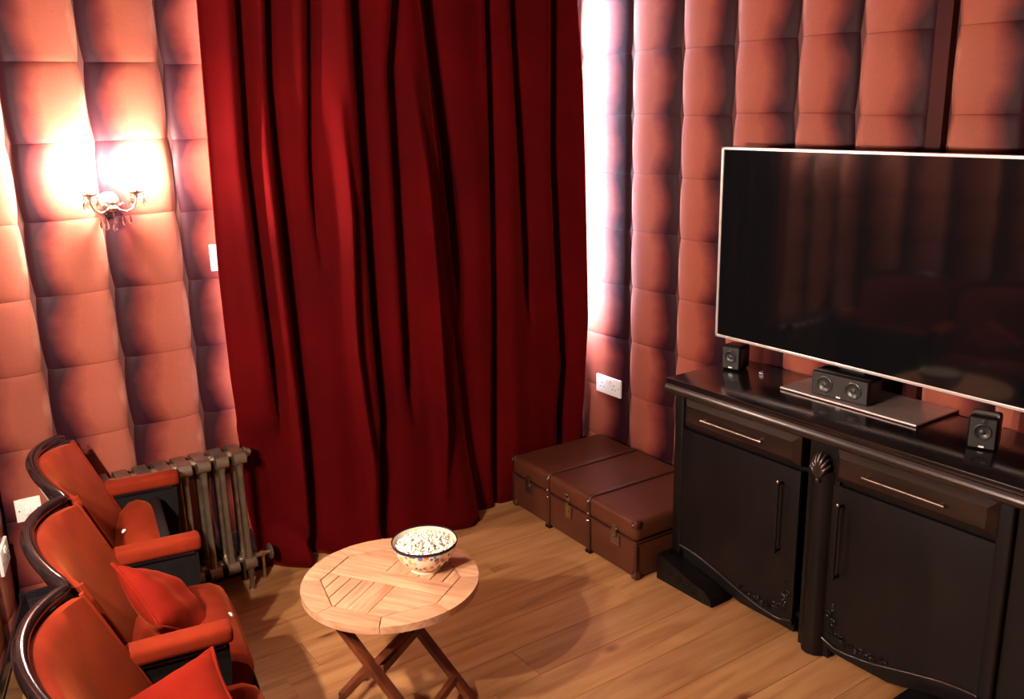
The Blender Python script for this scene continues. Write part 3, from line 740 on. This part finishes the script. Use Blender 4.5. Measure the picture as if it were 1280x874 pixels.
# ------------------------------------------------------------------ trunk
def trunk():
    # local: x from back (0, at the wall) to front (-), here built in world axes around its base centre
    x0, x1, y0, y1, h = 2.345, 2.885, 2.490, 3.405, .262
    t = thing('trunk', 'long brown cabin trunk with two ribs against the wall between curtain and sideboard', 'trunk', ((x0+x1)/2, (y0+y1)/2, 0), math.radians(-2.0))
    W, D = x1-x0, y1-y0; zl = .168
    b = B(); bx(b, (0, 0, .008+(zl-.010)/2), (W, D, zl-.010), .010); body = obj('body', b, M_trunk, t, 35)
    b = B(); bx(b, (0, 0, (zl+h)/2), (W+.006, D+.006, h-zl-.002), .026, seg=4); lid = obj('lid', b, M_trunk, t, 35)
    b = B()
    for s in (-1, 1): bx(b, (s*(W/2+.001), 0, zl), (.006, D+.008, .010), .002)
    for s in (-1, 1): bx(b, (0, s*(D/2+.001), zl), (W, .006, .010), .002)
    obj('lid_edge', b, M_trunkrib, t)
    for yr in (.155, -.150):
        # bent ribs: over the lid and down the front and back, with feet
        b = B(); pts = []
        bx(b, (0, yr, h+.002), (W-.03, .022, .010), .004)
        bx(b, (-W/2-.004, yr, (zl+h)/2-.004), (.012, .022, h-zl-.024), .004); bx(b, (W/2+.004, yr, (zl+h)/2-.004), (.010, .022, h-zl-.03), .004)
        tube(b, [(-W/2+.03, yr, h+.002), (-W/2+.012, yr, h-.002), (-W/2+.001, yr, h-.010), (-W/2-.005, yr, h-.024)], .0095, 8)
        obj('lid_rib', b, M_trunkrib, lid, 50)
        b = B(); bx(b, (-W/2-.004, yr, .082), (.012, .022, .16), .004); obj('body_rib', b, M_trunkrib, body, 50)
        b = B(); bx(b, (-W/2-.003, yr, .007), (.022, .034, .014), .003); obj('foot', b, M_iron, t)
        for z in (.19, .155, .245):
            b = B(); lathe(b, [(0, .004), (.004, .003), (.0055, 0)], 10, mt=Matrix.Rotation(-PI/2, 4, 'Y')); obj('rivet', b, M_chrome, t, 60, loc=(-W/2-.010, yr, z))
    # corner caps
    for sy in (-1, 1):
        for z in (.018, h-.016):
            b = B(); bx(b, (-W/2+.010, sy*(D/2-.010), z), (.034, .034, .034), .010, seg=3); obj('corner_cap', b, M_trunkrib, t, 40)
            for dx, dy in ((-.019, -sy*.004),):
                b = B(); lathe(b, [(0, .003), (.003, .002), (.0042, 0)], 8, mt=Matrix.Rotation(-PI/2, 4, 'Y')); obj('rivet', b, M_chrome, t, 60, loc=(-W/2+.010+dx+.001, sy*(D/2-.012)+dy*0, z))
        b = B(); bx(b, (-W/2+.004, sy*(D/2-.004), .09), (.016, .016, .13), .004); obj('corner_strip', b, M_trunkrib, t)
    # latches
    for yl in (.315, -.33):
        b = B(); bx(b, (-W/2-.005, yl, zl-.026), (.007, .056, .056), .002); la = obj('latch', b, M_pewter, t)
        b = B(); bx(b, (-W/2-.011, yl, zl+.004), (.010, .030, .040), .003); tube(b, [(-W/2-.012, yl-.012, zl-.006), (-W/2-.016, yl, zl-.014), (-W/2-.012, yl+.012, zl-.006)], .0035, 6); obj('hasp', b, M_pewter, la)
        b = B(); bx(b, (-W/2-.005, yl, zl+.026), (.004, .03, .02), .002); obj('catch_plate', b, M_pewter, la)
    b = B(); bx(b, (-W/2-.005, 0, zl-.028), (.007, .044, .066), .002); lk = obj('lock', b, M_brass, t)
    b = B(); bx(b, (-W/2-.011, 0, zl-.006), (.008, .018, .050), .003); lathe(b, [(0, .006), (.006, .005), (.008, 0)], 12, c=(-W/2-.008, 0, zl-.036), mt=Matrix.Rotation(-PI/2, 4, 'Y')); obj('lock_tongue', b, M_brass, lk, 40)
    b = B(); bx(b, (-W/2-.006, 0, zl+.036), (.006, .026, .026), .003); tube(b, [(-W/2-.010, -.010, zl+.05), (-W/2-.016, -.006, zl+.062), (-W/2-.016, .006, zl+.062), (-W/2-.010, .010, zl+.05)], .003, 6); obj('lock_catch', b, M_chrome, lk, 40)
    # end handle
    b = B(); tube(b, [(-.06, -D/2-.004, .12), (-.055, -D/2-.016, .112), (.055, -D/2-.016, .112), (.06, -D/2-.004, .12)], .006, 8); obj('end_handle', b, M_trunkrib, t, 60)
trunk()

# ------------------------------------------------------------------ sideboard
FX = 2.50; CY = 1.785; CH = .86
sb = thing('sideboard', 'dark carved oak sideboard with two drawers and two doors, under the television', 'sideboard', (FX, CY, 0), math.radians(0))
HW = .665     # half width of the case; the far right end is longer, with a plain end panel
# case: gables, back, bottom, front rails; front faces local -x
b = B()
for s, e in ((-1, .14), (1, 0)): bx(b, (.205, s*(HW+e-.012), .455), (.41, .024, .73), .003)
bx(b, (.012, -HW-.06, .455), (.024, .14, .73), .003)
bx(b, (.405, 0, .455), (.012, 2*HW-.05, .72)); bx(b, (.2, 0, .10), (.39, 2*HW-.05, .02)); bx(b, (.2, 0, .665), (.39, 2*HW-.05, .016))
bx(b, (.012, 0, .815), (.024, 2*HW, .028)); case = obj('case', b, M_ebony, sb)
for s in (-1, 1):
    b = B(); bx(b, (-.004, s*(HW-.024), .455), (.03, .048, .69), .010, seg=3); obj('stile', b, M_ebony, sb, 40)
b = B(); bx(b, (.175, -.07, CH-.011), (.44, 2*HW+.19, .022), .006); obj('top', b, M_ebtop, sb, 35)
# heavy rounded moulding under the top: profile in x,z swept along y
pr = [(-.046, .838), (-.050, .832), (-.056, .822), (-.056, .812), (-.050, .803), (-.040, .800), (-.030, .799), (-.028, .794), (-.022, .790), (-.006, .787), (.02, .785), (.02, .838)]
b = B(); vs0 = [b.verts.new(V((x, -HW-.162, z))) for x, z in pr]; vs1 = [b.verts.new(V((x, HW+.022, z))) for x, z in pr]
for i in range(len(pr)): b.faces.new((vs0[i], vs0[(i+1) % len(pr)], vs1[(i+1) % len(pr)], vs1[i]))
b.faces.new(vs0[::-1]); b.faces.new(vs1); obj('top_moulding', b, M_ebony_h, sb, 40)
for s in (-1, 1):
    b = B(); bx(b, (.195, s*(HW+(.150 if s < 0 else .010)), .812), (.41, .024, .044), .010, seg=3); obj('side_moulding', b, M_ebony_h, sb, 40)
def ypos(y): return y-CY
for (ya, yb, hy0, hy1) in ((2.395, 1.845, 2.284, 1.992), (1.705, 1.165, 1.585, 1.307)):
    yc, wd = (ya+yb)/2-CY, ya-yb
    # drawer with a bevelled raised front
    b = B(); zc, ht = .733, .118
    ring0 = [(-wd/2, -ht/2), (wd/2, -ht/2), (wd/2, ht/2), (-wd/2, ht/2)]
    lv = [(0.0, .0), (-.014, .0), (-.034, .026), (-.034, .030)]
    rings = [[b.verts.new(V((x, yc+px_*(1-2*ins/wd), zc+pz_*(1-2*ins/ht)))) for px_, pz_ in ring0] for x, ins in lv]
    for r0, r1 in zip(rings, rings[1:]):
        for k in range(4): b.faces.new((r0[k], r0[(k+1) % 4], r1[(k+1) % 4], r1[k]))
    b.faces.new(rings[0][::-1]); b.faces.new(rings[-1]); dr = obj('drawer', b, M_ebony_h, sb)
    b = B(); y0_, y1_ = hy0-CY, hy1-CY
    tube(b, [(-.050, y0_, .732), (-.050, y1_, .732)], .0045, 8)
    for yy_ in (y0_-.012, y1_+.012): tube(b, [(-.030, yy_, .732), (-.050, yy_, .732)], .005, 8)
    obj('drawer_handle', b, M_pewter, dr, 50)
    # door: bowed lower edge, the outer bottom corner higher
    outer = 1 if yc > 0 else -1
    n = 20; top = .660; poly = []
    def low(f):        # f=0 at the outer side, 1 at the centre post
        return .135-.010*f-.085*(.5-.5*math.cos(PI*min(1, f*1.12)))+(.02*max(0, (f-.9)/.1))
    ys = [yc+outer*(wd/2+.006)-outer*(wd+.012)*k/n for k in range(n+1)]
    poly = [(ys[k], low(k/n)) for k in range(n+1)]+[(ys[-1], top), (ys[0], top)]
    b = B(); prism(b, poly, -.003, -.018, .004, axis='x'); door = obj('door', b, M_ebony, sb, 30)
    # bead following the bowed edge and carved scrollwork near the post
    b = B(); tube(b, [(-.020, y_, z_+.022) for y_, z_ in poly[:n+1]], .0042, 6); obj('door_bead', b, M_ebony_h, door, 60)
    b = B(); rnd = random.Random(int(wd*1000))
    for k in range(13):
        f = .97-.035*k; hz = low(f)+.035+(.09*math.exp(-k*.42))+.012*(k % 2)
        y_ = yc+outer*(wd/2)-outer*wd*f; rr = .015-.0006*k
        pts = [(-.019-.003*math.sin(a*.5), y_+rr*(1-a/9)*math.cos(a+k), hz+rr*(1-a/9)*math.sin(a+k)) for a in [q*.55 for q in range(13)]]
        tube(b, pts, .0030, 5)
    for k in range(6):
        y_ = yc-outer*(wd/2-.03); hz = low(.95)+.06+.022*k; rr = .011-.001*k
        pts = [(-.019, y_+rr*(1-a/9)*math.cos(a*outer+k), hz+rr*(1-a/9)*math.sin(a*outer+k)) for a in [q*.55 for q in range(12)]]
        tube(b, pts, .0028, 5)
    obj('carved_scrollwork', b, M_ebony, door, 60)
    hy = (1.910 if yc > 0 else 1.665)-CY
    b = B(); tube(b, [(-.046, hy, .605), (-.046, hy, .330)], .0055, 8)
    for z in (.598, .337): tube(b, [(-.018, hy, z), (-.046, hy, z)], .005, 8)
    obj('door_handle', b, M_iron, door, 50)
    b = B(); lathe(b, [(0, .003), (.004, .002), (.006, 0)], 10, mt=Matrix.Rotation(-PI/2, 4, 'Y')); obj('handle_stud', b, M_chrome, door, 60, loc=(-.051, hy, .607))
    # apron under the door
    b = B(); poly2 = [(ys[k], max(.028, low(k/n)-.045)) for k in range(n+1)]+[(ys[-1], .14), (ys[0], .14)]
    prism(b, poly2, -.001, .018, axis='x'); obj('apron', b, M_ebony, sb, 30)
# centre post with carved shell
b = B(); prof = [(-.052, 0), (-.046, .018), (-.026, .030), (0, .034)]
pr2 = [(0.01, -.062), (-.012, -.062), (-.014, -.046), (-.024, -.040), (-.040, -.024), (-.046, 0), (-.040, .024), (-.024, .040), (-.014, .046), (-.012, .062), (.01, .062)]
v0 = [b.verts.new(V((x, y_-.035, .006))) for x, y_ in pr2]; v1 = [b.verts.new(V((x, y_-.035, .70))) for x, y_ in pr2]
for i in range(len(pr2)): b.faces.new((v0[i], v0[(i+1) % len(pr2)], v1[(i+1) % len(pr2)], v1[i]))
b.faces.new(v0[::-1]); b.faces.new(v1); post = obj('centre_post', b, M_ebony, sb, 50)
b = B(); bx(b, (.0, -.035, .74), (.024, .124, .095), .003); obj('post_block', b, M_ebony, post)
for k in range(7):
    a = (k-3)*.33; ln = .078-.004*abs(k-3)
    base_ = V((-.040, -.035, .672)); tip = base_+V((.010, math.sin(a)*ln*.62, math.cos(a)*ln+.018))
    mid = (base_+tip)/2+V((-.016, 0, 0))
    b = B(); tube(b, [base_, base_*.66+tip*.34+V((-.012, 0, 0)), mid+(tip-base_)*.18, tip], [.004, .008, .0095, .004], 8); obj('shell_lobe', b, M_ebony_h, post, 60)
b = B(); bmesh.ops.create_uvsphere(b, u_segments=12, v_segments=8, radius=.012, matrix=Matrix.Translation((-.044, -.035, .668))); obj('shell_boss', b, M_ebony_h, post, 180)
# plinth feet with curled carving
for s in (1, -1):
    b = B(); yo = s*(HW-.005)
    poly = [(yo+s*.02, 0), (yo-s*.24, 0), (yo-s*.285, .004), (yo-s*.275, .030), (yo-s*.24, .055), (yo-s*.17, .065), (yo-s*.08, .090), (yo, .110), (yo+s*.02, .11)]
    if s < 0: poly = poly[::-1]
    prism(b, poly, -.085, .02, axis='x'); ft = obj('plinth_foot', b, M_ebony, sb, 30)
    b = B(); bx(b, (.20, s*(HW-.005), .05), (.36, .05, .10), .004); obj('side_plinth', b, M_ebony, sb)
    b = B()
    for k in range(5):
        y_ = yo-s*(.06+.045*k); z_ = .065-.008*k; pts = [(-.087, y_+.014*(1-a/9)*math.cos(a), z_-.012+.014*(1-a/9)*math.sin(a)) for a in [q*.55 for q in range(12)]]
        tube(b, pts, .003, 5)
    obj('foot_carving', b, M_ebony, ft, 60)

# ------------------------------------------------------------------ television
def tv():
    Y0, Y1, Z0, Z1, X = 2.490, 1.165, .978, 1.735, 2.745
    t = thing('television', 'large flat screen television with thin silver frame standing on the dark sideboard', 'television', (X, (Y0+Y1)/2, CH+.001))
    W = Y0-Y1; z0, z1 = Z0-CH-.001, Z1-CH-.001; zc = (z0+z1)/2; Hh = z1-z0
    b = B(); bx(b, (.018, 0, zc), (.030, W, Hh), .004); obj('housing', b, M_black, t)
    b = B(); bx(b, (.045, 0, zc-.12), (.03, W*.6, Hh*.5), .01); obj('rear_cover', b, M_black, t)
    f = .011
    b = B()
    for y_, z_, sy, sz in ((0, z1-f/2, W, f), (0, z0+f/2, W, f), (W/2-f/2, zc, f, Hh), (-W/2+f/2, zc, f, Hh)): bx(b, (.002, y_, z_), (.010, sy, sz), .002)
    obj('silver_frame', b, M_bezel, t)
    b = B(); bx(b, (.002, 0, zc), (.004, W-2*f+.002, Hh-2*f+.002)); obj('screen', b, M_screen, t)
    b = B(); bx(b, (-.007, .335-.0, z0+.045), (.001, .042, .006), .0003, Matrix.Rotation(.0, 3, 'X'))
    b.free()
    b = B(); bx(b, (.045, .04, z0*.5+.03), (.030, .10, z0+.06), .004); obj('neck', b, M_grille, t)
    b = B(); bx(b, (.052, -.005, .005), (.250, .55, .008), .003); obj('stand_base', b, M_silver, t)
tv()

# speakers: small boxes with round drivers
def sat(label, loc, rz, wd=.082, ht=.098, dp=.085, lay=False):
    t = thing('speaker', label, 'speaker', loc, rz)
    b = B(); bx(b, (0, 0, ht/2), (dp, wd, ht), .012, seg=3); obj('cabinet', b, M_black, t, 40)
    b = B(); bx(b, (-dp/2-.001, 0, ht/2), (.004, wd-.012, ht-.012), .002); obj('grille', b, M_grille, t)
    mt = Matrix.Rotation(-PI/2, 4, 'Y')
    cs = [(-.055, ht*.52), (.055, ht*.52)] if lay else [(0, ht*.56)]
    R_ = .030 if lay else .025
    for y_, z_ in cs:
        b = B(); lathe(b, [(R_, 0), (R_, .004), (R_*.92, .005), (R_*.8, .002), (R_*.3, -.001), (R_*.28, .004), (0, .007)], 24, c=(-dp/2-.003, y_, z_), mt=mt); obj('driver', b, M_cone, t, 60)
    if not lay:
        b = B(); lathe(b, [(.009, 0), (.009, .003), (.004, .003), (0, .005)], 16, c=(-dp/2-.003, 0, ht*.87), mt=mt); obj('tweeter', b, M_cone, t, 60)
    b = B(); bx(b, (-dp/2-.004, 0, .011), (.002, .016, .0055), .0005); o = obj('badge', b, M_white, t); 
    return t
sat('small black satellite speaker at the left end of the sideboard top', (2.765, 2.395, CH), math.radians(14))
sat('small black satellite speaker at the right end of the sideboard top', (2.690, 1.335, CH), math.radians(20), .085, .105)
sat('wide black centre speaker with two drivers on the silver television stand', (2.745, 1.865, CH+.0105), math.radians(5), .225, .092, .095, True)
# short end of cable lying on the top
b = B(); tube(b, [(2.80, 2.285, CH+.003), (2.775, 2.282, CH+.003), (2.768, 2.272, CH+.003), (2.775, 2.262, CH+.003)], .0018, 6); o = obj('cable', b, M_white, None, 60)
tag(o, 'short white cable end lying on the sideboard beside the left speaker', 'cable')
